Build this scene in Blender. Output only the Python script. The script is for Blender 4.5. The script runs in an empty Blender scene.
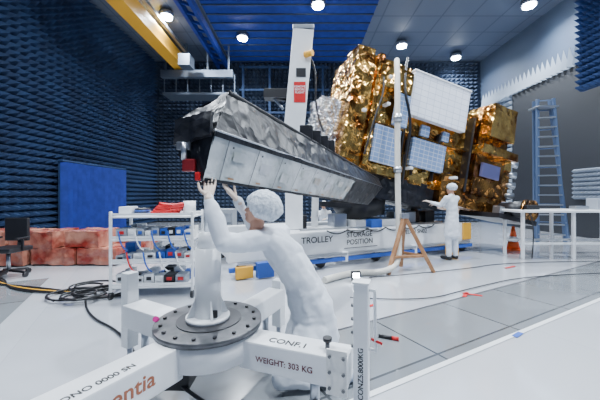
import bpy, bmesh, math, random
from mathutils import Vector, Matrix, noise
random.seed(7)
V=Vector
C=bpy.context.scene.collection

# ---------------------------------------------------------------- materials
def mat(name,col,rough=.5,metal=0,col2=None,scale=8,bump=0,bscale=20,emit=None,estr=0,tex='NOISE',spec=None,lo=.35,hi=.65,bd=.03):
    m=bpy.data.materials.new(name); m.use_nodes=True
    nt=m.node_tree; b=nt.nodes['Principled BSDF']
    b.inputs['Base Color'].default_value=(*col,1)
    b.inputs['Roughness'].default_value=rough
    b.inputs['Metallic'].default_value=metal
    if spec is not None: b.inputs['Specular IOR Level'].default_value=spec
    tc=nt.nodes.new('ShaderNodeTexCoord')
    if col2 is not None:
        t=nt.nodes.new('ShaderNodeTexNoise'); t.inputs['Detail'].default_value=6; out=t.outputs['Fac']
        t.inputs['Scale'].default_value=scale
        r=nt.nodes.new('ShaderNodeValToRGB')
        r.color_ramp.elements[0].position=lo; r.color_ramp.elements[1].position=hi
        r.color_ramp.elements[0].color=(*col,1); r.color_ramp.elements[1].color=(*col2,1)
        nt.links.new(tc.outputs['Object'],t.inputs['Vector'])
        nt.links.new(out,r.inputs['Fac']); nt.links.new(r.outputs['Color'],b.inputs['Base Color'])
    if bump:
        if tex=='VOR':
            n=nt.nodes.new('ShaderNodeTexVoronoi'); n.inputs['Scale'].default_value=bscale
            nz=nt.nodes.new('ShaderNodeTexNoise'); nz.inputs['Scale'].default_value=bscale*.6; nz.inputs['Detail'].default_value=3
            mx_=nt.nodes.new('ShaderNodeVectorMath'); mx_.operation='MULTIPLY_ADD'; mx_.inputs[1].default_value=(.25,.25,.25)
            nt.links.new(tc.outputs['Object'],nz.inputs['Vector']); nt.links.new(nz.outputs['Color'],mx_.inputs[0]); nt.links.new(tc.outputs['Object'],mx_.inputs[2])
            nt.links.new(mx_.outputs[0],n.inputs['Vector'])
        else:
            n=nt.nodes.new('ShaderNodeTexNoise'); n.inputs['Scale'].default_value=bscale
            nt.links.new(tc.outputs['Object'],n.inputs['Vector'])
        bp=nt.nodes.new('ShaderNodeBump'); bp.inputs['Strength'].default_value=bump; bp.inputs['Distance'].default_value=bd
        nt.links.new(n.outputs[0],bp.inputs['Height']); nt.links.new(bp.outputs['Normal'],b.inputs['Normal'])
    if emit:
        b.inputs['Emission Color'].default_value=(*emit,1); b.inputs['Emission Strength'].default_value=estr
    return m
def gridmat(name,c1,c2,mortar,bw,rh,ms,rough=.3,metal=0,coord='Object',rotz=0,coat=0):
    m=bpy.data.materials.new(name); m.use_nodes=True
    nt=m.node_tree; b=nt.nodes['Principled BSDF']; b.inputs['Roughness'].default_value=rough; b.inputs['Metallic'].default_value=metal
    b.inputs['Coat Weight'].default_value=coat; b.inputs['Coat Roughness'].default_value=.04
    tc=nt.nodes.new('ShaderNodeTexCoord'); mp=nt.nodes.new('ShaderNodeMapping'); mp.inputs['Rotation'].default_value=(0,0,rotz)
    t=nt.nodes.new('ShaderNodeTexBrick'); t.offset=0; t.inputs['Scale'].default_value=1
    t.inputs['Brick Width'].default_value=bw; t.inputs['Row Height'].default_value=rh; t.inputs['Mortar Size'].default_value=ms
    t.inputs['Color1'].default_value=(*c1,1); t.inputs['Color2'].default_value=(*c2,1); t.inputs['Mortar'].default_value=(*mortar,1)
    nt.links.new(tc.outputs[coord],mp.inputs[0]); nt.links.new(mp.outputs[0],t.inputs['Vector']); nt.links.new(t.outputs['Color'],b.inputs['Base Color'])
    return m
WHITE=mat('white_paint',(.72,.74,.77),.3,col2=(.80,.82,.84),scale=3)
CREAM=mat('worn_white_paint',(.66,.67,.66),.4,col2=(.8,.8,.78),scale=6)
BLACK=mat('black_plastic',(.012,.012,.015),.4)
STEEL=mat('dark_steel_disc',(.08,.085,.09),.32,metal=.6,col2=(.15,.15,.16),scale=10)
ALU=mat('aluminium',(.45,.48,.53),.3,metal=.9)
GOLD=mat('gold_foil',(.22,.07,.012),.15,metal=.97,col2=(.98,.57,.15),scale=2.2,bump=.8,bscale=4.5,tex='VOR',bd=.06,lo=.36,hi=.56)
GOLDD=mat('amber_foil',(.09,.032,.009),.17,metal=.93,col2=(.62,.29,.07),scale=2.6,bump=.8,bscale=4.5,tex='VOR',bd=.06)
BFOIL=mat('black_foil',(.004,.0045,.007),.33,metal=0,col2=(.014,.015,.02),scale=9,bump=.5,bscale=6,tex='VOR',bd=.03,spec=.35)
SFOIL=mat('silver_foil',(.45,.46,.5),.18,metal=.9,col2=(.9,.9,.92),scale=9,bump=1,bscale=12,tex='VOR')
ABL=mat('blue_absorber_dark',(.005,.019,.060),.8,col2=(.009,.034,.098),scale=2)
ABB=mat('blue_absorber_bright',(.003,.018,.17),.7,col2=(.004,.026,.25),scale=4)
ABC=mat('blue_ceiling_absorber',(.003,.018,.17),.7,col2=(.004,.026,.23),scale=4)
ABG=mat('grey_blue_absorber',(.022,.037,.072),.8,col2=(.032,.052,.095),scale=2)
WSP=mat('white_absorber',(.30,.35,.42),.7)
YEL=mat('yellow_paint',(.80,.40,.03),.45)
RED=mat('red_plastic',(.55,.012,.015),.4)
ORG=mat('orange_plastic',(.95,.13,.02),.45)
BLUE=mat('blue_plastic',(.02,.09,.42),.4)
GOWN=mat('white_cleanroom_cloth',(.64,.68,.75),.75,col2=(.72,.76,.82),scale=3,bump=.4,bscale=6,bd=.05)
CAP=mat('hairnet_cloth',(.50,.56,.64),.8,col2=(.74,.79,.85),scale=30,bump=.7,bscale=45)
SKIN=mat('skin',(.58,.31,.21),.5)
GLOVE=mat('latex_glove',(.66,.52,.43),.45)
HAIR=mat('brown_hair',(.06,.035,.02),.6)
RADB=gridmat('radiator_mirror_blue',(.24,.36,.62),(.30,.43,.68),(.75,.8,.9),.14,.10,.006,.15,.35)
RADW=gridmat('radiator_tile_white',(.74,.78,.88),(.80,.84,.92),(.46,.50,.62),.2,.14,.006,.2)
TXB=mat('black_lettering',(.02,.02,.02),.6)
TXO=mat('brown_lettering',(.36,.12,.06),.6)
TXR=mat('dark_maroon_lettering',(.12,.02,.02),.6)
TXW=mat('white_lettering',(.85,.85,.85),.6)
LIPS=mat('lips',(.4,.12,.10),.5)
PINK=mat('red_plastic_wrap',(.22,.025,.018),.22,col2=(.50,.22,.15),scale=3,bump=.8,bscale=5,tex='VOR')
WOOD=mat('bronze_wood',(.28,.13,.055),.45,col2=(.40,.21,.10),scale=9)
LAMP=mat('lamp_glass',(1,1,1),.3,emit=(.85,.92,1),estr=150)

# ---------------------------------------------------------------- helpers
def empty(name,loc=(0,0,0)):
    e=bpy.data.objects.new(name,None); e.empty_display_size=.2; C.objects.link(e); return e
def add(name,me,m,parent=None,smooth=False):
    o=bpy.data.objects.new(name,me); C.objects.link(o)
    if m: me.materials.append(m)
    if smooth:
        for p in me.polygons: p.use_smooth=True
    if parent: o.parent=parent
    return o
def frm(bm,name,m,parent=None,smooth=False):
    bmesh.ops.recalc_face_normals(bm,faces=bm.faces[:])
    me=bpy.data.meshes.new(name); bm.to_mesh(me); bm.free(); return add(name,me,m,parent,smooth)
def obox(name,c,size,m,parent=None,ax=None,bev=.01):
    bm=bmesh.new(); bmesh.ops.create_cube(bm,size=1)
    M=Matrix.Identity(4)
    if ax:
        for i in range(3):
            for j in range(3): M[j][i]=ax[i][j]
    bmesh.ops.transform(bm,matrix=Matrix.Diagonal((*size,1)),verts=bm.verts)
    if bev: bmesh.ops.bevel(bm,geom=bm.edges[:],offset=min(bev,min(size)*.3),segments=2,affect='EDGES',profile=.6)
    o=frm(bm,name,m,parent); o.matrix_world=Matrix.Translation(V(c))@M
    return o
def axes(d,up=V((0,0,1))):
    d=V(d).normalized(); 
    if abs(d.dot(up))>.98: up=V((0,1,0))
    w=d.cross(up).normalized(); v=w.cross(d).normalized()
    return d,v,w
def beam(name,p0,p1,w,h,m,parent=None,bev=.01):
    p0,p1=V(p0),V(p1); d,v,s=axes(p1-p0)
    return obox(name,(p0+p1)/2,((p1-p0).length,w,h),m,parent,(d,-s,v),bev)
def cyl(name,p0,p1,r,m,parent=None,r2=None,seg=24,bev=0):
    p0,p1=V(p0),V(p1); bm=bmesh.new()
    bmesh.ops.create_cone(bm,cap_ends=True,segments=seg,radius1=r,radius2=r if r2 is None else r2,depth=(p1-p0).length)
    o=frm(bm,name,m,parent)
    for p in o.data.polygons: p.use_smooth=len(p.vertices)==4
    q=V((0,0,1)).rotation_difference((p1-p0).normalized())
    o.matrix_world=Matrix.Translation((p0+p1)/2)@q.to_matrix().to_4x4()
    return o
def tube(name,pts,r,m,parent=None,bez=True):
    cu=bpy.data.curves.new(name,'CURVE'); cu.dimensions='3D'; cu.bevel_depth=r; cu.bevel_resolution=3; cu.resolution_u=8; cu.use_fill_caps=True
    s=cu.splines.new('NURBS' if bez else 'POLY'); s.points.add(len(pts)-1)
    for i,p in enumerate(pts): s.points[i].co=(*p,1)
    if bez: s.use_endpoint_u=True; s.order_u=3
    o=bpy.data.objects.new(name,cu); C.objects.link(o); cu.materials.append(m)
    if parent: o.parent=parent
    return o
def text(name,s,loc,u,v,size,m,parent=None,align='LEFT'):
    cu=bpy.data.curves.new(name,'FONT'); cu.body=s; cu.size=size; cu.extrude=.001; cu.align_x=align; cu.offset=size*.012
    o=bpy.data.objects.new(name,cu); C.objects.link(o); cu.materials.append(m)
    u=V(u).normalized(); v=V(v); v=(v-u*v.dot(u)).normalized(); n=u.cross(v)
    M=Matrix.Identity(4)
    for j in range(3): M[j][0]=u[j]; M[j][1]=v[j]; M[j][2]=n[j]; M[j][3]=V(loc)[j]
    o.matrix_world=M
    if parent: o.parent=parent
    return o
def poly(name,verts,faces,m,parent=None):
    me=bpy.data.meshes.new(name); me.from_pydata([tuple(v) for v in verts],[],faces); me.update()
    return add(name,me,m,parent)
def pyramids(name,o,u,v,n,nu,nv,s,h,m,parent=None,sv=None):
    o,u,v,n=V(o),V(u),V(v),V(n); vs=[];fs=[]; sv=sv or s
    for i in range(nu):
        for j in range(nv):
            b=o+u*(i*s)+v*(j*sv); k=len(vs)
            tip=b+u*(s/2)+v*(sv/2)+n*h
            vs+= [b,b+u*s,b+u*s+v*sv,b+v*sv,tip]
            fs+= [(k,k+1,k+4),(k+1,k+2,k+4),(k+2,k+3,k+4),(k+3,k,k+4)]
    return poly(name,vs,fs,m,parent)
def attach(ch,pa):
    ch.parent=pa; ch.matrix_parent_inverse=pa.matrix_basis.inverted(); return ch

# ---------------------------------------------------------------- room
XL,XR,YB,YF,H=-7.9,9.8,16.3,-4,8.7
obox('floor',((XL+XR)/2,(YB+YF)/2,-.1),(XR-XL+.4,YB-YF+.4,.2),gridmat('floor_epoxy',(.48,.50,.54),(.51,.53,.57),(.43,.45,.49),2.4,2.4,.004,.12,rotz=math.radians(-28.5),coat=.8),bev=0)
wl=obox('wall_left',(XL-.1,(YB+YF)/2,H/2),(.2,YB-YF,H),ABL,bev=0)
wb=obox('wall_back',((XL+XR)/2,YB+.1,H/2),(XR-XL,.2,H),ABG,bev=0)
wr=obox('wall_right',(XR+.1,(YB+YF)/2,H/2),(.2,YB-YF,H),mat('wall_right_paint',(.040,.060,.105),.7,col2=(.052,.08,.13),scale=.6),bev=0)
CEIL=gridmat('ceiling_panels',(.085,.11,.165),(.10,.125,.18),(.05,.07,.11),1.2,1.2,.03,.6)
cl=obox('ceiling',((XL+XR)/2,(YB+YF)/2,H+.1),(XR-XL+.4,YB-YF+.4,.2),CEIL,bev=0)
s=.2
attach(pyramids('absorber_pyramids_left',(XL,2,0),(0,1,0),(0,0,1),(1,0,0),int((YB-2)/.3),int(H/s),.3,.34,ABL,sv=s),wl)
attach(pyramids('absorber_pyramids_back',(XL,YB,0),(1,0,0),(0,0,1),(0,-1,0),int((XR-XL)/.24),int(H/s),.24,.28,ABG,sv=s),wb)
d=empty('door_1')
obox('leaf',(XL+.40,11.0,1.25),(.08,3.3,2.5),ABL,d,None,0)  # darker blue than the ribs, so shade in the gaps is painted in
obox('frame_top',(XL+.46,11.0,2.53),(.16,3.4,.06),ABL,d)
for i in range(17):
    y=9.42+i*.197
    poly('rib_%d'%i,[(XL+.44,y-.085,.03),(XL+.44,y+.085,.03),(XL+.62,y,.03),(XL+.44,y-.085,2.48),(XL+.44,y+.085,2.48),(XL+.62,y,2.48)],[(0,1,2),(3,4,5),(0,2,5,3),(1,2,5,4),(0,1,4,3)],ABB,d)
r=empty('compact_range_reflector')
obox('face',(XR-.06,10.9,3.0),(.1,5.6,6.0),mat('reflector_black',(.009,.011,.016),.6),r)
vs=[];fs=[]
for i in range(32):
    y=8.2+i*.24
    k=len(vs); z=6.0
    vs+=[(XR-.02,y,z),(XR-.3,y+.12,z),(XR-.02,y+.24,z),(XR-.18,y+.12,z+.75)]
    fs+=[(k,k+1,k+3),(k+1,k+2,k+3),(k,k+1,k+2)]
for i in range(24):
    z=.3+i*.24
    k=len(vs)
    vs+=[(XR-.02,13.75,z),(XR-.3,13.75,z+.12),(XR-.02,13.75,z+.24),(XR-.18,14.6,z+.12)]
    fs+=[(k,k+1,k+3),(k+1,k+2,k+3),(k,k+1,k+2)]
poly('edge_serration',vs,fs,WSP,r)
pyramids('lower_absorber',(XR-.12,8.2,1.3),(0,1,0),(0,0,1),(-1,0,0),16,7,.15,.16,mat('grey_absorber',(.16,.19,.24),.7),r)
bp=empty('hanging_absorber_panel')
AMB=mat('absorber_mid_blue',(.010,.035,.12),.7)
obox('backing',(9.3,8.6,6.75),(.1,2.6,3.8),AMB,bp)
pyramids('pyramids',(9.25,7.3,4.85),(0,1,0),(0,0,1),(-1,0,0),13,19,.2,.3,AMB,bp)
b=empty('ceiling_absorber_bay')
obox('panel',(-.4,13.6,H-.06),(6.6,5.2,.12),ABC,b)
for i in range(9): obox('joint_%d'%i,(-.4,11.2+i*.6,H-.14),(6.6,.05,.05),ABG,b,bev=0)
g=empty('blue_ceiling_girder')
for x in (-4.3,-3.85): beam('chord',(x,8,8.3),(x,15.9,8.3),.14,.3,ABB,g)
for i in range(13): beam('web',(-4.3,8.2+i*.6,8.3),(-3.85,8.5+i*.6,8.3),.06,.1,ABB,g)
b=empty('overhead_crane')
beam('main_girder',(-5.75,7.4,7.75),(-5.75,14.5,7.75),.55,.55,YEL,b)
beam('rail',(-5.3,7.4,8.1),(-5.3,14.5,8.1),.12,.12,ALU,b)
DST=mat('dark_galvanised',(.13,.16,.21),.45,metal=.6)
beam('cross_beam',(-6.6,14.3,7.2),(-3.2,14.3,7.2),.25,.35,DST,b)
obox('hoist',(-5.0,13.2,7.3),(.5,.6,.5),DST,b)
for x in (-6.4,-5.4,-4.4,-3.4): beam('hanger',(x,14.3,7.3),(x,14.3,8.65),.08,.08,DST,b)
obox('walkway',(-4.9,15.1,6.4),(3.6,1.0,.12),DST,b)
for i in range(7): beam('rail_post',(-6.6+i*.57,14.6,6.45),(-6.6+i*.57,14.6,7.3),.04,.04,DST,b,0)
tr=empty('wall_truss')
for x in (-3.0,-1.6,-.2,1.2): beam('post',(x,15.85,4.2),(x,15.85,8.3),.12,.12,ABL,tr,0)
for z in (4.6,5.8,7.0,8.2): beam('bar',(-3.2,15.85,z),(1.5,15.85,z),.1,.1,ABL,tr,0)

PL=gridmat('floor_plate_grey',(.17,.185,.20),(.22,.235,.25),(.06,.065,.07),1.2,.9,.012,.2,rotz=math.radians(-28.5),coat=.5)
u=V((3.66,1.99,0)).normalized(); p=V((-1.99,3.66,0)).normalized()
P1=V((.557,2.23,0))
def quadstrip(name,a,t0,t1,w0,w1,m,z=.004):
    return poly(name,[a+u*t0+p*w0+V((0,0,z)),a+u*t1+p*w0+V((0,0,z)),a+u*t1+p*w1+V((0,0,z)),a+u*t0+p*w1+V((0,0,z))],[(0,1,2,3)],m)
quadstrip('floor_plate_strip',P1,-6.5,10,0,.92,PL)
quadstrip('floor_joint_strip',P1,-6.5,10,-.05,0,mat('joint',(.7,.72,.74),.4),.006)
quadstrip('floor_joint_dark',P1,-6.5,10,.92,.95,mat('joint2',(.05,.05,.06),.4),.006)
quadstrip('floor_plate_strip_cross',P1,-3.6,-2.9,.95,5,PL,.003)
for i,(x,y,a,l,m_) in enumerate([(4.2,6.0,.5,.35,RED),(2.4,4.35,.9,.25,RED),(2.5,4.35,-.5,.25,RED),(2.8,7.0,.4,.3,RED),(2.25,3.1,.6,.16,BLUE),(.9,3.9,.5,.18,RED)]):
    obox('floor_tape_mark' ,(x,y,.009),(l,.05,.004),m_,None,(V((math.cos(a),math.sin(a),0)),V((-math.sin(a),math.cos(a),0)),V((0,0,1))),0)

# ---------------------------------------------------------------- lamps
lamps=[(-5.2,11.7),(-2.55,13.3),(.66,11),(4.75,14),(7.9,15.2),(8.4,11),(-4,6),(1,6),(6,6.5),(-2.5,1.5),(3,1.0),(7,2)]  # near lamps, overhead and behind the camera, are unseen, added as soft fill
for i,(x,y) in enumerate(lamps):
    e=empty('ceiling_or_fill_floodlight')
    cyl('housing',(x,y,H-.14),(x,y,H-.3),.26,ALU,e)
    cyl('lens',(x,y,H-.3),(x,y,H-.35),.2,LAMP,e)
    L=bpy.data.lights.new('flood','AREA'); L.shape='DISK'; L.size=.35; L.energy=460; L.color=(.84,.92,1); L.spread=math.radians(150)
    lo=bpy.data.objects.new('flood_light',L); C.objects.link(lo); lo.location=(x,y,H-.37); lo.parent=e
w=bpy.data.worlds.new('w'); bpy.context.scene.world=w; w.use_nodes=True
w.node_tree.nodes['Background'].inputs[0].default_value=(.42,.58,.95,1); w.node_tree.nodes['Background'].inputs[1].default_value=.25

# ---------------------------------------------------------------- crinkle mesh
def crinkle(name,c,size,ax,m,parent,amp=.04,step=.09,seed=0):
    bm=bmesh.new()
    U,Vv,W=[V(a) for a in ax]; sx,sy,sz=size
    cache={}
    def vert(a,b_,c_):
        key=(round(a,4),round(b_,4),round(c_,4))
        if key not in cache:
            pos=V((a*sx,b_*sy,c_*sz))
            S1=V((seed*1.7,seed*.9,seed*2.3))
            def rg(q): return 1-2*abs(noise.noise(q))
            nn=V((noise.noise(pos*2.2+S1),noise.noise(pos*2.2+S1+V((9,0,0))),noise.noise(pos*2.2+S1+V((0,20,0)))))
            n2=V((rg(pos*4+S1),rg(pos*4+S1+V((5,9,0))),rg(pos*4+S1+V((0,7,20)))))-V((.6,.6,.6))
            n3=V((noise.noise(pos*11+S1),noise.noise(pos*11+S1+V((3,1,0))),noise.noise(pos*11+S1+V((0,3,8)))))
            pos=pos+nn*amp*1.0+n2*amp*.8+n3*amp*.8
            cache[key]=bm.verts.new(V(c)+U*pos.x+Vv*pos.y+W*pos.z)
        return cache[key]
    def grid(f,na,nb):
        for i in range(na):
            for j in range(nb):
                q=[f(i/na-.5,j/nb-.5),f((i+1)/na-.5,j/nb-.5),f((i+1)/na-.5,(j+1)/nb-.5),f(i/na-.5,(j+1)/nb-.5)]
                q=[vert(*t) for t in q]
                try:
                    if (i*7+j*3)%5<2: bm.faces.new((q[0],q[1],q[2])); bm.faces.new((q[0],q[2],q[3]))
                    else: bm.faces.new((q[0],q[1],q[3])); bm.faces.new((q[1],q[2],q[3]))
                except ValueError: pass
    nx,ny,nz=[max(2,int(t/step)) for t in size]
    for sg in (-.5,.5):
        grid(lambda a,b_:(a,b_,sg),nx,ny); grid(lambda a,b_:(a,sg,b_),nx,nz); grid(lambda a,b_:(sg,a,b_),ny,nz)
    return frm(bm,name,m,parent)

# ---------------------------------------------------------------- satellite
sat=empty('satellite')
O=V((.84,6.5,2.1)); su=V((4.49,1.5,-.92)).normalized(); sw=V((-.31,.95,0)).normalized(); sw=(sw-su*sw.dot(su)).normalized(); sv=sw.cross(su).normalized()
if sv.z<0: sv=-sv
AX=(su,sv,sw)
def S(a,b_,c_): return O+su*a+sv*b_+sw*c_
def sbox(name,a0,a1,b0,b1,c0,c1,m,bev=.01):
    return obox(name,S((a0+a1)/2,(b0+b1)/2,(c0+c1)/2),(a1-a0,b1-b0,c1-c0),m,sat,AX,bev)
def scr(name,a0,a1,b0,b1,c0,c1,m,amp=.035,step=.09,seed=0):
    return crinkle(name,S((a0+a1)/2,(b0+b1)/2,(c0+c1)/2),(a1-a0,b1-b0,c1-c0),AX,m,sat,amp*.36,step*1.35,seed)
scr('main_bus',.3,3.7,0,2.15,.1,1.7,GOLD,.03,.09,1)
scr('tower_module',-.02,1.5,1.1,2.62,-.05,1.2,GOLD,.035,.09,4)
scr('tower_lower',.1,1.5,.0,1.1,-.1,.9,GOLD,.035,.09,24)
scr('tower_edge',-.12,.34,.15,2.3,-.22,.25,GOLD,.05,.08,6)
scr('tower_rib',.42,.55,.1,2.6,-.22,.1,GOLD,.03,.07,26)
scr('tower_crown',.0,.40,2.45,2.76,.0,.6,GOLD,.05,.08,16)
scr('tower_step',.5,1.34,1.9,2.4,-.25,.1,GOLD,.05,.08,46)
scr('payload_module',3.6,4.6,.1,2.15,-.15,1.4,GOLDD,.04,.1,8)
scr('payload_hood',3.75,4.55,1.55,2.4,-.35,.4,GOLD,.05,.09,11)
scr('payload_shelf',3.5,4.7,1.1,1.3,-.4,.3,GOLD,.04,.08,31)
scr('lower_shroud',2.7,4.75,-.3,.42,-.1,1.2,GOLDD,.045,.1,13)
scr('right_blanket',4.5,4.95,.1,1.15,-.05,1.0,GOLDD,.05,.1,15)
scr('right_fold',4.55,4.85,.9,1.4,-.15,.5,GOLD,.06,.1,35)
scr('black_blanket',.8,2.9,-.5,.08,.1,1.3,BFOIL,.08,.1,19)
sbox('radiator_white_main',1.40,3.08,1.5,2.52,-.20,-.05,RADW)
sbox('radiator_white_lip',1.38,3.10,2.52,2.56,-.22,.1,WHITE)
sbox('radiator_blue_low',.6,1.28,.22,1.05,-.22,-.14,RADB)
sbox('radiator_blue_mid',.98,1.34,1.12,1.85,-.29,-.2,RADB)
sbox('radiator_blue_centre',1.75,2.75,.40,1.08,-.04,.06,RADB)
sbox('radiator_small',1.95,2.2,1.17,1.44,-.02,.06,RADB)
sbox('radiator_small_b',2.6,2.8,1.2,1.44,-.02,.06,RADB)
sbox('violet_patch',3.75,4.35,.55,.9,-.25,-.18,mat('violet_foil',(.16,.16,.34),.3,metal=.5))
for k in range(5): cyl('thruster',S(4.85,.0+.28*k,-.0),S(5.05,.0+.28*k,-.15),.04,ALU,sat,.09)
cyl('star_tracker',S(4.6,-.15,-.2),S(4.7,-.1,-.75),.16,BLACK,sat,.22)
cyl('star_tracker_ring',S(4.7,-.1,-.75),S(4.71,-.1,-.79),.24,GOLDD,sat)
cyl('instrument_aperture',S(5.15,-.05,-.1),S(5.2,-.05,-.55),.17,BLACK,sat,.24)
cyl('aperture_rim',S(5.2,-.05,-.55),S(5.205,-.05,-.6),.26,GOLDD,sat)
sbox('instrument_deck',4.1,5.4,-.42,-.3,-.6,.6,BLACK)
for k in range(6): sbox('deck_box_%d'%k,4.15+.22*k,4.3+.22*k,-.3,-.12-.05*(k%3),-.55,-.35,random.choice([BLACK,ALU,GOLDD]))
scr('side_mli_bag',-.62,-.1,.55,1.45,.2,.8,SFOIL,.12,.07,21)
scr('side_mli_bag_low',-.45,.02,.05,.6,.1,.7,SFOIL,.12,.07,23)
for k in range(9):
    a=random.uniform(1.5,3.3); b_=random.uniform(.1,1.1)
    sbox('tape_strip_%d'%k,a,a+.03,b_,b_+.3,.0,.09,BLACK,0)
sbox('front_frame_v',1.34,1.38,.1,2.4,-.2,.1,BLACK,0)
sbox('front_frame_v2',3.42,3.48,.1,2.0,-.1,.1,BLACK,0)
sbox('front_frame_h',1.5,3.5,1.11,1.14,.0,.09,GOLDD,0)
sbox('tower_frame_h',.1,1.34,1.07,1.11,-.2,-.1,GOLDD,0)
for k,(a,b_) in enumerate([(.2,1.2),(.7,2.1),(.75,1.5),(1.6,.25),(2.9,.3)]):
    sbox('connector_%d'%k,a,a+.08,b_,b_+.06,-.3,-.1,WHITE,.01)
tube('harness',[S(1.2,2.8,-.1),S(1.0,2.1,-.33),S(1.45,1.3,-.3),S(1.5,.5,-.2),S(1.6,-.1,-.1)],.03,BLACK,sat)
tube('harness_b',[S(.5,2.6,-.1),S(.65,1.9,-.3),S(.5,1.2,-.3),S(.4,.3,-.3)],.022,BLACK,sat)
Nn=[V(t) for t in [(-.94,2.25,2.01),(-.575,2.42,2.28),(-.60,2.12,1.91),(-.68,2.1,1.55),(-.88,2.2,1.745)]]
Ff=[V(t) for t in [(1.45,6.7,1.72),(1.70,6.5,1.79),(1.72,6.3,1.62),(1.36,6.1,1.25),(1.3,6.5,1.4)]]
def antface(name,i,j,m,nl,nw,amp,off=0,t0=0,t1=1,tw0=0,tw1=1):
    bm=bmesh.new(); g=[]
    nrm=(Ff[i]-Nn[i]).cross(Nn[j]-Nn[i]).normalized()
    cen=sum(Nn,V((0,0,0)))/5
    if nrm.dot(Nn[i]-cen)<0: nrm=-nrm
    for a in range(nl+1):
        row=[]
        t=t0+(t1-t0)*a/nl
        A=Nn[i].lerp(Ff[i],t); B=Nn[j].lerp(Ff[j],t)
        for b_ in range(nw+1):
            q=A.lerp(B,tw0+(tw1-tw0)*b_/nw); k=noise.noise(q*4)*amp+noise.noise(q*13)*amp*.3
            row.append(bm.verts.new(q+nrm*(k+off)))
        g.append(row)
    for a in range(nl):
        for b_ in range(nw): bm.faces.new((g[a][b_],g[a+1][b_],g[a+1][b_+1],g[a][b_+1]))
    return frm(bm,name,m,sat,True)
ANT=mat('antenna_panel_silver',(.46,.50,.50),.2,metal=.5,col2=(.84,.86,.86),scale=2.5,bump=.7,bscale=7,bd=.02)
antface('antenna_top',1,2,BFOIL,110,10,.012)
antface('antenna_back',0,1,BFOIL,60,8,.012)
antface('antenna_side',2,3,ANT,90,10,.008)
antface('antenna_bottom',3,4,BFOIL,60,4,.01)
antface('antenna_bottom_b',4,0,BFOIL,60,4,.01)
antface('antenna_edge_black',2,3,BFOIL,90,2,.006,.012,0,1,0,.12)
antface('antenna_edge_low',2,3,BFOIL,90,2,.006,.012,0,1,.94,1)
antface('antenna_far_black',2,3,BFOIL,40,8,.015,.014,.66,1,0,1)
tube('ridge_tube',[Nn[1],Nn[1].lerp(Ff[1],.5),Ff[1]],.018,BLACK,sat)
tube('edge_tube',[Nn[2]+V((0,-.015,0)),Nn[2].lerp(Ff[2],.5)+V((0,-.015,0)),Ff[2]],.008,ALU,sat)
for k in range(8):
    t=.03+k*.08
    antface('panel_seam_%d'%k,2,3,STEEL,1,4,0,.016,t,t+.002,.12,.94)
    antface('panel_patch_%d'%k,2,3,mat('patch_%d'%k,random.choice([(.50,.43,.32),(.50,.54,.50),(.60,.62,.68),(.40,.45,.42)]),.15,metal=.5,col2=(.75,.76,.77),scale=6),3,3,.004,.014,t+.02,t+.055,.3+.1*(k%3),.5+.12*(k%3))
    antface('panel_tape_%d'%k,2,3,mat('tape_%d'%k,(.30,.16,.08),.4),1,1,0,.017,t+.02,t+.035,.86,.90)
    antface('panel_dot_%d'%k,2,3,BLACK,1,1,0,.017,t+.012,t+.016,.22,.26)
bm=bmesh.new(); cc=sum(Nn,V((0,0,0)))/5+V((-.03,-.06,0)); rings=[]
for r_ in (1,.75,.5,.25):
    row=[]
    for i in range(5):
        for k in range(8):
            q=Nn[i].lerp(Nn[(i+1)%5],k/8); q=cc.lerp(q,r_); row.append(bm.verts.new(q+V((noise.noise(q*11),noise.noise(q*11+V((5,5,5))),noise.noise(q*9)))*.02))
    rings.append(row)
n=len(rings[0])
for a in range(3):
    for b_ in range(n): bm.faces.new((rings[a][b_],rings[a][(b_+1)%n],rings[a+1][(b_+1)%n],rings[a+1][b_]))
bm.faces.new(rings[3])
frm(bm,'antenna_end_cover',BFOIL,sat)
crinkle('end_flap',(-.76,2.16,1.93),(.30,.20,.04),(V((.95,-.2,.2)).normalized(),V((-.1,.3,.9)).normalized(),V((.2,.9,-.2)).normalized()),BFOIL,sat,.015,.05,5)
obox('red_cover',(-.785,2.13,1.66),(.09,.05,.09),mat('dark_red',(.22,.008,.012),.4),sat)
obox('red_cover_tab',(-.715,2.1,1.58),(.035,.04,.06),RED,sat)
cyl('end_bracket',(-.82,2.12,1.82),(-.82,2.12,1.7),.02,ALU,sat)
obox('end_panel',(-.83,2.14,1.8),(.10,.03,.06),mat('dull_silver',(.2,.21,.23),.4,metal=.7),sat)
for k in range(4): obox('box_on_antenna_%d'%k,Nn[1].lerp(Ff[1],.33+.05*k)+V((-.1,0,.1)),(.16,.2,.18),BLACK,sat)

# ---------------------------------------------------------------- white mast
T0=V((0,5.7,0)); tu=V((.903,.429,0)); tn=V((.429,-.903,0)); tb=-tn
ms=empty('support_mast')
beam('lower_column',(-.12,6.35,.74),(-.14,6.35,2.7),.36,.36,WHITE,ms)
beam('upper_arm',(-.15,6.3,2.5),(.07,6.3,4.85),.42,.34,WHITE,ms)
obox('arm_cap',(.07,6.3,4.9),(.44,.36,.08),ALU,ms)
mu=V((1,0,0)); mv=V((.093,0,1))
obox('red_label',(-.005,6.12,3.55),(.24,.01,.42),RED,ms,None,0)
text('label_text','REMOVE\nBEFORE\nFLIGHT',(-.005,6.11,3.64),mu,mv,.06,TXW,ms,'CENTER')
obox('black_label',(.02,6.12,3.95),(.2,.01,.18),BLACK,ms,None,0)
tube('mast_cable',[(.2,6.2,4.3),(.35,6.2,4.1),(.3,6.2,3.2),(.5,6.4,2.8)],.02,BLACK,ms)
obox('clamp',(-.18,6.25,2.6),(.5,.5,.14),ALU,ms)
obox('bracket',(-.5,6.3,3.55),(.5,.3,.18),BLACK,ms)
beam('bracket_arm',(-.5,6.3,3.5),(0,6.3,3.4),.08,.08,BLACK,ms)
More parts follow.
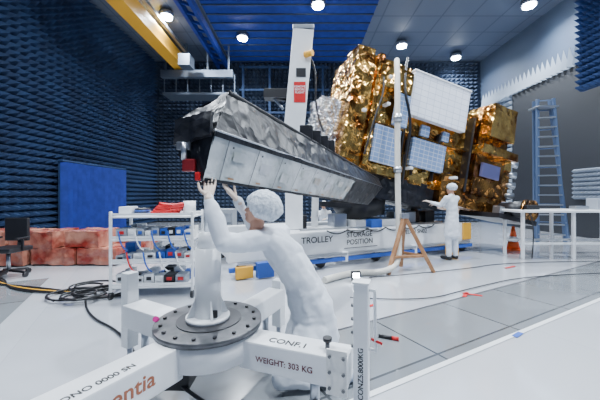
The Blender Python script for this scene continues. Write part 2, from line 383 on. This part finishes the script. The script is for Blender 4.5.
beam('bracket_leg',(-.7,6.3,3.65),(-.35,6.3,3.25),.05,.05,ALU,ms)
cyl('mast_light',(.1,6.1,4.3),(.25,6.0,4.3),.06,YEL,ms)

# ---------------------------------------------------------------- big trolley
tl=empty('satellite_trolley')
def TP(a,b_,z): return T0+tu*a+tb*b_+V((0,0,z))
TX=(tu,tb,V((0,0,1)))
beam('front_beam',TP(-1.35,.12,.5),TP(4.95,.12,.5),.22,.46,WHITE,tl,.02)
beam('rear_beam',TP(-1.35,1.9,.5),TP(4.95,1.9,.5),.22,.46,WHITE,tl,.02)
for a in (-1.25,0,1.9,3.6,4.85): beam('cross_%.1f'%a,TP(a,.2,.5),TP(a,1.8,.5),.22,.3,WHITE,tl)
beam('mast_bridge',TP(-.1,.2,.66),TP(.5,1.8,.66),.4,.14,WHITE,tl)
beam('lower_rail',TP(-1.35,-.02,.16),TP(4.9,-.02,.16),.08,.08,BLUE,tl)
beam('cable_tray',TP(-1.2,-.04,.255),TP(4.8,-.04,.255),.07,.05,ALU,tl)
for a in (-1.1,.5,1.9,3.3,4.7):
    for b_ in (.12,1.9):
        cyl('caster_wheel',TP(a,b_,.11)-tb*.05,TP(a,b_,.11)+tb*.05,.11,BLACK,tl)
        obox('caster_fork',TP(a,b_,.22),(.1,.14,.12),ALU,tl,TX)
for a in (-.2,1.0,2.9,4.3):
    beam('hanger',TP(a,-.03,.1),TP(a,-.03,.3),.12,.06,WHITE,tl)
obox('yellow_block',TP(4.75,.0,.52),(.3,.06,.42),YEL,tl,TX)
obox('yellow_foot',TP(-1.1,-.08,.12),(.3,.1,.2),YEL,tl,TX)
obox('blue_tank',TP(-.75,-.15,.15),(.3,.14,.26),BLUE,tl,TX)
obox('yellow_reel',TP(3.95,-.2,.12),(.22,.2,.22),YEL,tl,TX)
fz=-.015
text('t1','TROLLEY',TP(.02,fz,.52),tu,(0,0,1),.17,TXB,tl)
text('t2','STORAGE\nPOSITION',TP(1.05,fz,.58),tu,(0,0,1),.15,TXB,tl)
obox('t2_frame_top',TP(1.42,fz+.005,.715),(.85,.01,.012),TXB,tl,TX,0); obox('t2_frame_low',TP(1.42,fz+.005,.36),(.85,.01,.012),TXB,tl,TX,0)
text('t3','EL-13 SN02',TP(2.65,fz,.56),tu,(0,0,1),.14,TXB,tl)
text('t4','STORAGE',TP(-1.0,fz,.52),tu,(0,0,1),.15,TXB,tl)
cyl('adapter_cone',TP(2.3,1.1,.86),TP(2.2,1.2,1.45),.55,BLACK,tl,.75)
obox('adapter_base',TP(2.3,1.1,.78),(1.3,1.2,.16),WHITE,tl,TX)
beam('cradle_post',TP(3.9,.9,.7),TP(3.95,1.1,1.3),.2,.2,BLACK,tl)
beam('cradle_post_b',TP(.9,1.1,.7),TP(1.0,1.2,2.0),.16,.16,WHITE,tl)
beam('cradle_deck',TP(.0,1.0,.68),TP(4.8,1.0,.68),.5,.06,WHITE,tl)
beam('cradle_arm',TP(.9,.8,1.25),TP(2.3,.8,1.15),.1,.12,BLACK,tl)
for a in (.35,1.4,3.2,3.6,4.3):
    obox('equipment',TP(a,.9,.86),(.35,.3,.3),BLACK if a<1 or a>4 else ALU,tl,TX)
obox('blue_case',TP(1.9,.17,.82),(.3,.2,.18),BLUE,tl,TX)
obox('laptop_base',TP(1.55,.15,.745),(.3,.2,.03),ALU,tl,TX)
for k in range(6): tube('trolley_cable',[TP(.6+k*.5,.02,.74),TP(.8+k*.5,-.06,.6),TP(1.1+k*.5,.02,.74)],.013,BLACK,tl)
h=empty('air_hose')
pts=[(2.05,6.35,4.3),(2.0,6.2,4.25),(1.95,6.0,3.5),(1.93,5.95,2.4),(1.93,5.9,1.2),(1.93,5.85,.7),(1.85,5.6,.18),(1.5,5.35,.06),(1.0,5.4,.06),(.6,5.1,.06),(.4,4.9,.06)]
tube('hose',pts,.055,mat('hose_white',(.66,.64,.58),.5,bump=.5,bscale=60),h)
cyl('coupling',(1.94,5.96,2.9),(1.94,5.96,3.05),.08,ALU,h); cyl('coupling_b',(1.93,5.93,1.9),(1.93,5.93,2.0),.08,ALU,h)
tp=empty('tripod_stand')
ap=V((2.02,5.8,1.05))
for q in ((1.6,5.45,.0),(2.5,5.6,.0),(2.05,6.1,.0)): beam('leg',q,ap,.07,.07,WOOD,tp)
for a_,b_ in (((1.72,5.55,.3),(2.36,5.66,.3)),((1.72,5.55,.3),(2.04,6.02,.3)),((2.36,5.66,.3),(2.04,6.02,.3))): beam('brace',a_,b_,.05,.05,WOOD,tp)
obox('clamp_head',ap,(.14,.14,.1),ALU,tp)
wk=empty('floor_work_light')
obox('housing',(.93,5.0,.12),(.16,.08,.12),BLACK,wk); obox('lens',(.93,4.955,.12),(.10,.01,.07),LAMP,wk,None,0); obox('foot',(.93,5.0,.03),(.14,.12,.05),BLACK,wk)

# ---------------------------------------------------------------- foreground stand
st=empty('turning_stand')
c0=V((-.64,2.12,0))
cyl('hub_drum',c0+V((0,0,.38)),c0+V((0,0,.54)),.345,WHITE,st,seg=64)
cyl('turntable_disc',c0+V((0,0,.54)),c0+V((0,0,.575)),.365,STEEL,st,seg=64)
cyl('disc_ring',c0+V((0,0,.575)),c0+V((0,0,.581)),.22,mat('ring_dark',(.05,.05,.055),.35,metal=.5),st,seg=48)
for k in range(16):
    a=k*math.pi/8; q=c0+V((math.cos(a)*.315,math.sin(a)*.315,.575)); cyl('bolt_%d'%k,q,q+V((0,0,.012)),.013,BLACK,st,seg=6)
pc=c0+V((-.01,0,0))
cyl('post_flange',pc+V((0,0,.581)),pc+V((0,0,.605)),.15,WHITE,st,seg=40)
cyl('post',pc+V((0,0,.60)),pc+V((0,0,1.08)),.092,WHITE,st,.088,seg=40)
cyl('post_collar',pc+V((0,0,1.08)),pc+V((0,0,1.19)),.075,WHITE,st,.06,seg=40)
cyl('post_stem',pc+V((0,0,1.17)),pc+V((-.01,.03,1.5)),.025,ALU,st)
obox('stem_pad',pc+V((-.02,.05,1.53)),(.12,.1,.03),BLACK,st)
for k in range(4):
    a=k*math.pi/2+.5; dd=V((math.cos(a),math.sin(a),0))
    n_=V((-dd.y,dd.x,0))*.006
    A=[pc+dd*.085+V((0,0,.60)),pc+dd*.145+V((0,0,.60)),pc+dd*.085+V((0,0,.74))]
    poly('gusset_%d'%k,[x+n_ for x in A]+[x-n_ for x in A],[(0,1,2),(3,4,5),(0,1,4,3),(1,2,5,4),(2,0,3,5)],WHITE,st)
obox('post_clip',pc+V((.07,-.08,.64)),(.04,.02,.05),BLACK,st)
dA=V((-.50,-.87,0)).normalized(); dB=V((.92,-.34,0)).normalized(); dD=V((.42,.9,0)).normalized(); dC=V((-.86,.5,0)).normalized()
zc=.44
beam('arm_a',c0+dA*.3+V((0,0,zc)),c0+dA*1.2+V((0,0,zc)),.2,.2,WHITE,st,.012)
beam('arm_b',c0+dB*.3+V((0,0,zc-.01)),c0+dB*1.0+V((0,0,zc-.01)),.19,.18,WHITE,st,.012)
beam('arm_c',c0+dC*.3+V((0,0,zc)),c0+dC*.92+V((0,0,zc)),.19,.18,WHITE,st,.012)
beam('arm_d',c0+dD*.3+V((0,0,zc)),c0+dD*.95+V((0,0,zc)),.17,.17,WHITE,st,.012)
def jack(nm,q,top,w_,dirv):
    ax_=(dirv,V((-dirv.y,dirv.x,0)),V((0,0,1)))
    obox(nm+'_column',q+V((0,0,(top+.14)/2)),(w_,w_,top-.14),WHITE,st,ax_,.008)
    cyl(nm+'_screw',q+V((0,0,.03)),q+V((0,0,.14)),.022,ALU,st)
    cyl(nm+'_foot',q+V((0,0,0)),q+V((0,0,.03)),.06,BLACK,st)
jack('b',c0+dB*1.065,.94,.085,dB); jack('c',c0+dC*.97,.78,.10,dC); jack('d',c0+dD*1.0,.6,.10,dD); jack('a',c0+dA*1.25,.6,.12,dA)
qB=c0+dB*1.065
obox('column_cap',qB+V((0,0,.945)),(.10,.10,.012),WHITE,st,(dB,V((-dB.y,dB.x,0)),V((0,0,1))))
nB=V((dB.y,-dB.x,0)); nB=nB if nB.y<0 else -nB
obox('b_flange',c0+dB*.94+nB*.098+V((0,0,zc)),(.12,.012,.26),CREAM,st,(dB,nB,V((0,0,1))),.003)
for i in (-1,1):
    for j in (-1,0,1):
        q=c0+dB*(.94+.04*i)+nB*.104+V((0,0,zc+.09*j)); cyl('flange_bolt',q,q+nB*.01,.010,STEEL,st,seg=6)
for q in (c0+dB*.86+V((0,0,.535)),): 
    cyl('knob_stem',q+V((0,0,-.02)),q+V((0,0,.03)),.014,STEEL,st); cyl('knob',q+V((0,0,.03)),q+V((0,0,.05)),.028,BLACK,st)
cyl('lever',qB+V((.05,-.02,.62)),qB+V((.11,-.04,.60)),.008,RED,st)
for z in (.56,.64,.72,.80): cyl('pin',qB-dB*.042+V((0,0,z)),qB-dB*.06+V((0,0,z)),.01,STEEL,st)
beam('column_handle',qB+dB*.075+V((0,0,.9)),qB+dB*.08+V((0,0,.55)),.016,.016,WHITE,st,.003)
for z in (.9,.56): beam('handle_bar',qB+dB*.03+V((0,0,z)),qB+dB*.08+V((0,0,z)),.016,.016,WHITE,st,.003)
text('arm_text_weight','WEIGHT: 303 KG',c0+dB*.42+nB*.0965+V((0,0,zc-.035)),dB,(0,0,1),.05,TXR,st)
text('arm_text_conf','CONF.1',c0+dB*.48+nB*.05+V((0,0,zc+.082)),dB,V((-dB.y,dB.x,0)),.075,TXB,st)
text('column_text','CONZ5.8000KG',qB+nB*.0435+dB*.015+V((0,0,.28)),(0,0,1),-dB,.042,TXB,st)
uA=-dA; nA=uA.cross(V((0,0,1)))
text('arm_text_a','entia',c0+dA*.72+nA*.1015+V((0,0,zc-.03)),uA,(0,0,1),.12,TXO,st)
text('arm_text_a2','MONO 0000 SN',c0+dA*.95+nA*.06+V((0,0,zc+.1015)),uA,-nA,.055,TXB,st)
for dv,tt in ((dB,.78),(dC,.75),(dD,.75)):
    q=c0+dv*tt; cyl('caster_stem',q+V((0,0,.16)),q+V((0,0,.36)),.03,ALU,st); cyl('caster',q+V((-.03,0,.085)),q+V((.03,0,.085)),.085,BLACK,st)
obox('black_motor',c0+V((-.2,-.05,.27)),(.22,.2,.22),BLACK,st)
tube('stand_cable',[c0+V((-.2,-.1,.2)),c0+V((.1,-.3,.15)),c0+V((.3,-.25,.05)),c0+V((.1,-.1,.02))],.012,BLACK,st)
MAG=mat('magenta',(.6,.02,.25),.4)
for q in ((-.93,1.98,.47),(-.955,2.0,.62)): cyl('magenta_knob',V(q),V(q)+V((0,-.02,.012)),.018,MAG,st)

t=empty('marker_pen'); cyl('barrel',(.80,3.05,.02),(.92,3.0,.02),.018,BLACK,t); cyl('cap',(.92,3.0,.02),(.98,2.975,.02),.02,RED,t)

# ---------------------------------------------------------------- shelf cart
k_=empty('equipment_cart')
ca=V((-2.62,4.15,0)); cu_=V((1.12,.1,0)).normalized(); cb=V((-.09,1,0)).normalized(); cax=(cu_,cb,V((0,0,1)))
def CP(a,b_,z): return ca+cu_*a+cb*b_+V((0,0,z))
for a in (0,1.1):
    for b_ in (0,.6):
        beam('post',CP(a,b_,.1),CP(a,b_,1.22),.035,.035,WHITE,k_); cyl('wheel',CP(a-.02,b_,.05),CP(a+.02,b_,.05),.05,BLACK,k_)
for z in (.16,.5,.82,1.14):
    obox('shelf',CP(.55,.3,z),(1.12,.62,.025),WHITE,k_,cax); 
    for b_ in (-.0,.6): beam('lip',CP(0,b_,z+.04),CP(1.1,b_,z+.04),.015,.03,WHITE,k_,0)
random.seed(3)
IGR=mat('instrument_grey',(.30,.33,.38),.5)
for z in (.175,.515,.835):
    for b_,hs in ((.42,.24),(.15,.17)):
        a=.04
        while a<.98:
            wd=random.uniform(.07,.15); ht=random.uniform(.08,hs)
            obox('instrument',CP(a+wd/2,b_,z+ht/2),(wd,.2,ht),random.choice([BLACK,IGR,WHITE,WHITE,BLUE,IGR,CREAM]),k_,cax)
            obox('display',CP(a+wd/2,b_-.105,z+ht*.6),(wd*.5,.01,ht*.3),random.choice([BLUE,WHITE,RED,BLACK]),k_,cax,0)
            a+=wd+.012
for i in range(7):
    pts=[CP(.62+.2*math.cos(t_*.9+i)+.02*i,.3+.16*math.sin(t_*.9+i),1.18+.022*i+.02*math.sin(t_*2)) for t_ in range(9)]
    tube('red_cable',pts,.02,RED,k_)
for i in range(4):
    pts=[CP(.3+.1*math.cos(t_*.9+i),.3+.12*math.sin(t_*.9+i),1.18+.02*i) for t_ in range(8)]
    tube('black_cable',pts,.015,BLACK if i%2 else BLUE,k_)
obox('box_top',CP(.1,.3,1.22),(.16,.25,.12),WHITE,k_,cax)
cyl('foam_roll',CP(.98,.3,1.15),CP(.98,.3,1.36),.09,WHITE,k_)
for i in range(9):
    tube('hanging_cable',[CP(.11*i+.1,.0,.95-.3*(i%2)),CP(.11*i+.15,-.05,.72-.3*(i%2)),CP(.11*i+.22,.0,.68-.3*(i%2))],.01,random.choice([BLACK,RED,BLUE,WHITE]),k_)

random.seed(5)
fc=empty('floor_cables')
for i in range(9):
    cx,cy=-3.0+random.uniform(-.2,.2),4.3+random.uniform(-.25,.25)
    rr=random.uniform(.12,.32)
    pts=[(cx+rr*math.cos(a*.8+i)*1.3,cy+rr*math.sin(a*.8+i),.02+.012*i) for a in range(12)]
    tube('coil',pts,.014,BLACK,fc)
for i in range(5):
    tube('run',[(-7.0,5.2+.13*i,.02),(-5.4,4.9+.15*i,.02),(-4.2,4.7-.1*i,.02),(-3.2,4.4,.02)],.012,BLACK if i!=2 else YEL,fc)
tube('run_b',[(-3.0,4.2,.02),(-2.6,3.6,.02),(-1.8,3.1,.02),(-1.4,2.6,.02)],.012,BLACK,fc)
tube('run_c',[(.7,4.2,.02),(1.6,4.0,.02),(2.6,4.6,.02),(4.2,5.4,.02),(6.5,5.6,.02)],.008,BLACK,fc)
tube('run_d',[(1.2,5.2,.02),(3.0,5.7,.02),(4.4,6.4,.02),(6.5,6.5,.02)],.008,BLACK,fc)

pk=empty('wrapped_absorber_blocks')
XA=(V((1,0,0)),V((0,1,0)),V((0,0,1)))
for i,(x,y,w_,z) in enumerate([(-6.9,6.5,.95,.0),(-6.0,6.4,.85,0),(-5.05,6.5,.85,0),(-4.15,6.5,.8,0),(-6.5,6.5,.95,.34),(-5.5,6.5,.9,.34),(-4.1,7.5,.8,0),(-4.5,6.55,.7,.34)]):
    crinkle('bundle_%d'%i,(x,y,z+.19),(w_,.75,.33),XA,PINK,pk,.02,.08,i)

ch=empty('office_chair')
q=V((-5.15,5.3,0))
for k in range(5):
    a=k*2*math.pi/5; e_=q+V((.3*math.cos(a),.3*math.sin(a),.09)); beam('base_leg',q+V((0,0,.12)),e_,.05,.04,BLACK,ch); cyl('castor',e_+V((-.02,0,-.045)),e_+V((.02,0,-.045)),.045,BLACK,ch)
cyl('gas_lift',q+V((0,0,.1)),q+V((0,0,.45)),.03,ALU,ch)
obox('seat',q+V((0,0,.49)),(.48,.46,.08),BLACK,ch,None,.03)
obox('backrest',q+V((-.05,.22,.82)),(.42,.06,.42),BLACK,ch,None,.03)
beam('back_stem',q+V((0,.2,.45)),q+V((-.03,.25,.7)),.06,.03,BLACK,ch)
for sgn in (-1,1):
    beam('arm_post',q+V((.25*sgn,0,.46)),q+V((.25*sgn,0,.68)),.04,.03,BLACK,ch); obox('armrest',q+V((.25*sgn,0,.69)),(.06,.25,.03),BLACK,ch)

tb_=empty('work_table')
obox('top',(6.25,7.1,1.08),(2.7,.8,.05),WHITE,tb_)
for x in (5.05,6.2,7.45):
    for y in (6.8,7.4): beam('leg',(x,y,0),(x,y,1.06),.06,.06,WHITE,tb_)
for y in (6.8,7.4): beam('stretcher',(5.05,y,.35),(7.45,y,.35),.05,.05,WHITE,tb_)
obox('tool_box',(5.45,7.1,1.16),(.3,.2,.1),BLACK,tb_); obox('meter',(6.6,7.1,1.15),(.3,.2,.08),ALU,tb_)
obox('papers',(6.1,7.0,1.115),(.3,.22,.02),CREAM,tb_); obox('monitor_case',(7.2,7.2,1.24),(.4,.3,.26),IGR,tb_)
tube('lead',[(5.1,6.9,1.1),(5.15,6.68,1.13),(5.2,6.66,.5),(5.1,6.6,.05)],.012,BLACK,tb_)

co=empty('traffic_cone')
q=V((5.65,7.95,0)); obox('base',q+V((0,0,.02)),(.36,.36,.04),ORG,co)
cyl('lower',q+V((0,0,.04)),q+V((0,0,.22)),.15,ORG,co,.112); cyl('band',q+V((0,0,.22)),q+V((0,0,.36)),.112,TXW,co,.08); cyl('upper',q+V((0,0,.36)),q+V((0,0,.62)),.08,ORG,co,.028)

la=empty('step_ladder')
LB=mat('ladder_blue_grey',(.10,.15,.26),.4,metal=.5)
zt=4.35
def rail(n_,a,b_): beam(n_,a,b_,.08,.06,LB,la,.004)
rail('front_rail_l',(7.05,8.9,0),(7.2,9.1,zt)); rail('front_rail_r',(7.7,8.7,0),(7.6,9.0,zt))
rail('rear_rail_l',(7.75,9.9,0),(7.25,9.3,zt)); rail('rear_rail_r',(8.5,9.5,0),(7.65,9.2,zt))
for i in range(1,15):
    t_=i/15
    a=V((7.05,8.9,0)).lerp(V((7.2,9.1,zt)),t_); b_=V((7.7,8.7,0)).lerp(V((7.6,9.0,zt)),t_); beam('tread',a,b_,.12,.035,ALU,la,0)
    if i%2==0:
        a=V((7.75,9.9,0)).lerp(V((7.25,9.3,zt)),t_); b_=V((8.5,9.5,0)).lerp(V((7.65,9.2,zt)),t_); beam('rear_bar',a,b_,.04,.03,LB,la,0)
        c_=V((7.7,8.7,0)).lerp(V((7.6,9.0,zt)),t_)
        beam('side_brace',c_,b_,.03,.03,LB,la,0)
obox('platform',(7.42,9.15,zt-.25),(.6,.45,.05),ALU,la)
beam('guard',(7.2,9.1,zt-.05),(7.6,9.0,zt-.05),.03,.03,LB,la,0)

mc=empty('instrument_case')
q=V((-2.0,7.6,0))
obox('body',q+V((0,0,.6)),(.7,.5,1.0),mat('case_grey',(.25,.27,.3),.5),mc)
for i in range(3): obox('drawer_%d'%i,q+V((0,-.26,.35+.27*i)),(.6,.02,.22),ALU,mc)
for sx in (-.28,.28):
    for sy in (-.2,.2): cyl('wheel',q+V((sx-.02,sy,.05)),q+V((sx+.02,sy,.05)),.05,BLACK,mc)

# ---------------------------------------------------------------- people
def sweep(bm,pts,sub=None):
    for (p0,r0),(p1,r1) in zip(pts[:-1],pts[1:]):
        p0,p1=V(p0),V(p1); r0=V(r0) if not isinstance(r0,(int,float)) else V((r0,)*3); r1=V(r1) if not isinstance(r1,(int,float)) else V((r1,)*3)
        n_=max(2,int((p1-p0).length/(min(min(r0),min(r1))*.3)))
        for i in range(n_+1):
            t_=i/n_; c_=p0.lerp(p1,t_); r_=r0.lerp(r1,t_)
            M=Matrix.Translation(c_)@(sub if sub else Matrix.Identity(4))@Matrix.Diagonal((*r_,1))
            bmesh.ops.create_icosphere(bm,subdivisions=2,radius=1,matrix=M)
def remeshed(bm,name,m,parent,vox,sm=4,disp=0,dscale=.15):
    me=bpy.data.meshes.new(name); bm.to_mesh(me); bm.free()
    o=add(name,me,m,parent)
    r_=o.modifiers.new('r','REMESH'); r_.mode='VOXEL'; r_.voxel_size=vox; r_.use_smooth_shade=True
    s_=o.modifiers.new('s','SMOOTH'); s_.iterations=sm; s_.factor=.6
    if disp:
        tx=bpy.data.textures.new(name+'t','CLOUDS'); tx.noise_scale=dscale; tx.noise_depth=1; tx.noise_type='HARD_NOISE'
        d_=o.modifiers.new('d','DISPLACE'); d_.texture=tx; d_.strength=disp; d_.mid_level=.4; d_.texture_coords='GLOBAL'
        s2=o.modifiers.new('s2','SMOOTH'); s2.iterations=2; s2.factor=.5
    return o
def basis(f,upv=V((0,0,1))):
    f=V(f).normalized(); rt=f.cross(upv).normalized(); up=rt.cross(f).normalized()
    M=Matrix.Identity(4)
    for j in range(3): M[j][0]=rt[j]; M[j][1]=f[j]; M[j][2]=up[j]
    return M
def head(parent,c,f,sc=1,up=V((0,0,1)),vox=.006,capk=1):
    B=Matrix.Translation(V(c))@basis(f,up)@Matrix.Scale(sc,4)
    def E(bm,p_,r_): bmesh.ops.create_icosphere(bm,subdivisions=3,radius=1,matrix=B@Matrix.Translation(V(p_))@Matrix.Diagonal((*r_,1)))
    bm=bmesh.new()
    E(bm,(0,-.012,.03),(.074,.092,.088)); E(bm,(0,.03,-.02),(.06,.062,.075)); E(bm,(0,.045,-.075),(.042,.042,.036)); E(bm,(0,.068,-.092),(.02,.02,.016))
    for t_ in range(6): E(bm,(0,.088+.004*t_,.012-.009*t_),(.009+.0012*t_,.011,.010))
    for s_ in (-1,1):
        E(bm,(s_*.013,.103,-.035),(.008,.009,.007)); E(bm,(s_*.038,.062,-.02),(.022,.025,.02)); E(bm,(s_*.03,.076,.022),(.022,.012,.007))
        E(bm,(s_*.078,-.01,-.005),(.009,.02,.032))
    E(bm,(0,.092,-.058),(.022,.010,.006)); E(bm,(0,.089,-.069),(.019,.010,.006))
    E(bm,(0,-.02,-.09),(.05,.052,.06)); E(bm,(0,-.03,-.14),(.052,.054,.06))
    remeshed(bm,'head_skin',SKIN,parent,vox,2)
    for s_ in (-1,1):
        bm=bmesh.new(); E(bm,(s_*.031,.078,.005),(.0125,.010,.009)); frm(bm,'eye',TXW,parent,True)
        bm=bmesh.new(); E(bm,(s_*.032,.086,.005),(.005,.004,.005)); frm(bm,'iris',HAIR,parent,True)
        bm=bmesh.new(); E(bm,(s_*.031,.085,.027),(.02,.006,.004)); frm(bm,'eyebrow',HAIR,parent,True)
    bm=bmesh.new(); E(bm,(0,.09,-.0635),(.02,.0085,.0022)); frm(bm,'lips_line',LIPS,parent,True)
    bm=bmesh.new(); bmesh.ops.create_uvsphere(bm,u_segments=96,v_segments=48,radius=1)
    cut=[v for v in bm.verts if v.co.z< -.55+ .60*max(0,v.co.y)]
    bmesh.ops.delete(bm,geom=cut,context='VERTS')
    for v in bm.verts:
        a=math.atan2(v.co.y,v.co.x); k=1+.035*math.sin(a*19+v.co.z*3)*(1-abs(v.co.z)*.6)+.05*noise.noise(v.co*3)
        lowf=max(0,(.1-v.co.z)); 
        x,y,z=v.co.x*k,v.co.y*k,v.co.z
        sh=1-lowf*.28
        v.co=B@V((x*.106*capk*sh,-.026*capk+y*.124*capk*sh,.042+z*.115*capk*(1+.05*noise.noise(v.co*4))))
    o=frm(bm,'hairnet',CAP,parent,True); m_=o.modifiers.new('so','SOLIDIFY'); m_.thickness=.003
def hand(parent,wrist,d_,pn,curl=.5,left=True,m=None,sc=1,vox=.004):
    m=m or GLOVE
    d_=V(d_).normalized(); pn=V(pn); pn=(pn-d_*pn.dot(d_)).normalized(); sd=d_.cross(pn).normalized()
    if left: sd=-sd
    W=V(wrist); bm=bmesh.new()
    sweep(bm,[(W-d_*.04*sc,.026*sc),(W,.025*sc)])
    for k,o_ in enumerate((-.03,-.01,.01,.03)): sweep(bm,[(W+sd*o_*.6*sc,.016*sc),(W+d_*.085*sc+sd*o_*sc,.0135*sc)])
    L=(.066,.080,.086,.076)
    for k,o_ in enumerate((-.034,-.0115,.0115,.034)):
        p_=W+d_*.088*sc+sd*o_*sc; a=0; ch_=[(p_,.0095*sc)]
        for j,fr in enumerate((.45,.32,.23)):
            a+=curl*(.9 if j==0 else 1.1)*(1+.08*(k-1.5))
            p_=p_+(d_*math.cos(a)+pn*math.sin(a)+sd*(o_*2.2))*L[k]*fr*sc; ch_.append((p_,(.0086-.0009*j)*sc))
        sweep(bm,ch_)
    p_=W+sd*.024*sc+d_*.015*sc; 
    q1=p_+(sd*.75+d_*.6+pn*.25).normalized()*.042*sc; q2=q1+(sd*.35+d_*.85+pn*.45).normalized()*.032*sc; q3=q2+(sd*.1+d_*.85+pn*.6).normalized()*.026*sc
    sweep(bm,[(p_,.016*sc),(q1,.0115*sc),(q2,.010*sc),(q3,.0085*sc)])
    return remeshed(bm,'hand',m,parent,vox,1)

en=empty('kneeling_engineer')
f=V((-.86,.42,0)).normalized(); B=basis(f)
bm=bmesh.new()
sweep(bm,[((.10,2.37,.42),(.20,.20,.14)),((.09,2.37,.56),(.19,.18,.15)),((.01,2.36,.78),(.17,.14,.12)),((-.11,2.35,.97),(.19,.14,.12)),((-.205,2.33,1.10),(.17,.105,.09)),((-.27,2.31,1.175),(.07,.065,.05))],B)
sweep(bm,[((.10,2.37,.45),(.21,.20,.10)),((.09,2.36,.31),(.25,.23,.05))],B)
lsh=V((-.34,2.17,1.12)); rsh=V((-.145,2.48,1.14))
sweep(bm,[((-.22,2.32,1.11),.088),(lsh,.082),(V((-.42,2.06,1.12)),.076),(V((-.505,1.95,1.14)),.062),(V((-.555,1.985,1.27)),.053),(V((-.61,2.02,1.40)),.042)])
sweep(bm,[((-.22,2.32,1.11),.088),(rsh,.080),(V((-.38,2.54,1.14)),.060),(V((-.44,2.44,1.29)),.048),(V((-.49,2.36,1.40)),.042)])
sweep(bm,[((.02,2.27,.42),.10),((-.13,2.2,.115),.088)]); sweep(bm,[((.10,2.43,.42),.10),((-.05,2.45,.115),.088)])
sweep(bm,[((-.13,2.2,.095),.08),((.05,2.22,.09),.075),((.26,2.28,.075),.055)]); sweep(bm,[((-.05,2.45,.095),.08),((.12,2.47,.09),.075),((.34,2.5,.075),.055)])
remeshed(bm,'gown',GOWN,en,.009,5,.032,.22)
SHC=mat('shoe_cover',(.50,.57,.70),.7)
for a in ((.26,2.28,.06),(.34,2.5,.06)):
    bm=bmesh.new(); sweep(bm,[(a,.05),(V(a)+V((.1,.03,-.005)),.05),(V(a)+V((.2,.05,0)),.04)]); remeshed(bm,'boot',SHC,en,.01,2)
head(en,(-.31,2.27,1.325),(-.78,.34,.34),1.04,capk=1.13)
bm=bmesh.new(); sweep(bm,[((-.61,2.02,1.39),.038),((-.617,2.03,1.43),.034)]); remeshed(bm,'cuff_l',WHITE,en,.006,1)
hand(en,(-.62,2.038,1.45),(-.15,.75,.66),(0,-.6,.8),.12,True)
hand(en,(-.50,2.345,1.42),(-.62,-.1,.72),(.5,-.1,.6),.12,False)

def stander(name,q,f,lh,rh,h_=1.75,kneel=False):
    e=empty(name); q=V(q); f=V(f).normalized(); B=basis(f); rt=f.cross(V((0,0,1))).normalized(); k=h_/1.75; dz=-.47 if kneel else 0
    def G(x,y,z): return q+rt*x*k+f*y*k+V((0,0,(z+dz)*k))
    def L(x,y,z): return q+rt*x*k+f*y*k+V((0,0,z*k))
    bm=bmesh.new()
    sweep(bm,[(G(0,0,.68 if kneel else .55),(.21,.16,.05)),(G(0,0,.9),(.175,.13,.1)),(G(0,0,1.12),(.15,.11,.1)),(G(0,.01,1.32),(.175,.115,.1)),(G(0,0,1.42),(.14,.08,.06)),(G(0,0,1.49),(.06,.06,.05))],B)
    for s_,t_ in ((-1,lh),(1,rh)):
        t_=V(t_); sh=G(.18*s_,0,1.4); mid=(sh+t_)/2; el=mid+V((0,0,-.11))-f*.03
        sweep(bm,[(sh,.07),(el,.056),(t_,.042)])
        if kneel: sweep(bm,[(G(.09*s_,0,.85),.09),(L(.12*s_,.16,.09),.075),(L(.12*s_,-.28,.07),.055)])
        else: sweep(bm,[(G(.09*s_,0,.75),.095),(G(.10*s_,.01,.45),.075),(G(.11*s_,-.01,.11),.06)])
    remeshed(bm,'gown',GOWN,e,.016,3,.03,.16)
    for s_,t_ in ((-1,lh),(1,rh)):
        if not kneel:
            bm=bmesh.new(); sweep(bm,[(L(.11*s_,-.03,.055),.05),(L(.12*s_,.16,.045),.042)]); remeshed(bm,'shoe',BLACK,e,.012,1)
        sh=G(.18*s_,0,1.4); t_=V(t_); el=(sh+t_)/2+V((0,0,-.11))-f*.03
        hand(e,t_+(t_-el).normalized()*.035,(t_-el),f*.3+V((0,0,-.5)) ,.35,s_<0,GLOVE,1,.006)
    head(e,G(0,.02,1.60),f,.95*k,vox=.008)
stander('standing_engineer',(3.40,6.72,0),(-.5,1,0),(2.98,6.80,1.28),(3.25,7.10,1.22),1.72)
stander('engineer_by_trolley',(.72,9.1,0),(-.3,-1,0),(.75,8.72,.75),(.4,8.75,.8),1.75,True)
stander('engineer_in_background',(1.45,9.4,0),(.6,-.8,0),(1.85,9.2,.85),(1.3,9.05,.8),1.7,True)

# ---------------------------------------------------------------- camera
cam=bpy.data.cameras.new('camera'); co_=bpy.data.objects.new('camera',cam); C.objects.link(co_)
cam.sensor_width=36; cam.clip_start=.05
cam.lens=18; cam.shift_y=-5/600
co_.location=(0,0,1.45); co_.rotation_euler=(math.pi/2,0,0)
bpy.context.scene.camera=co_
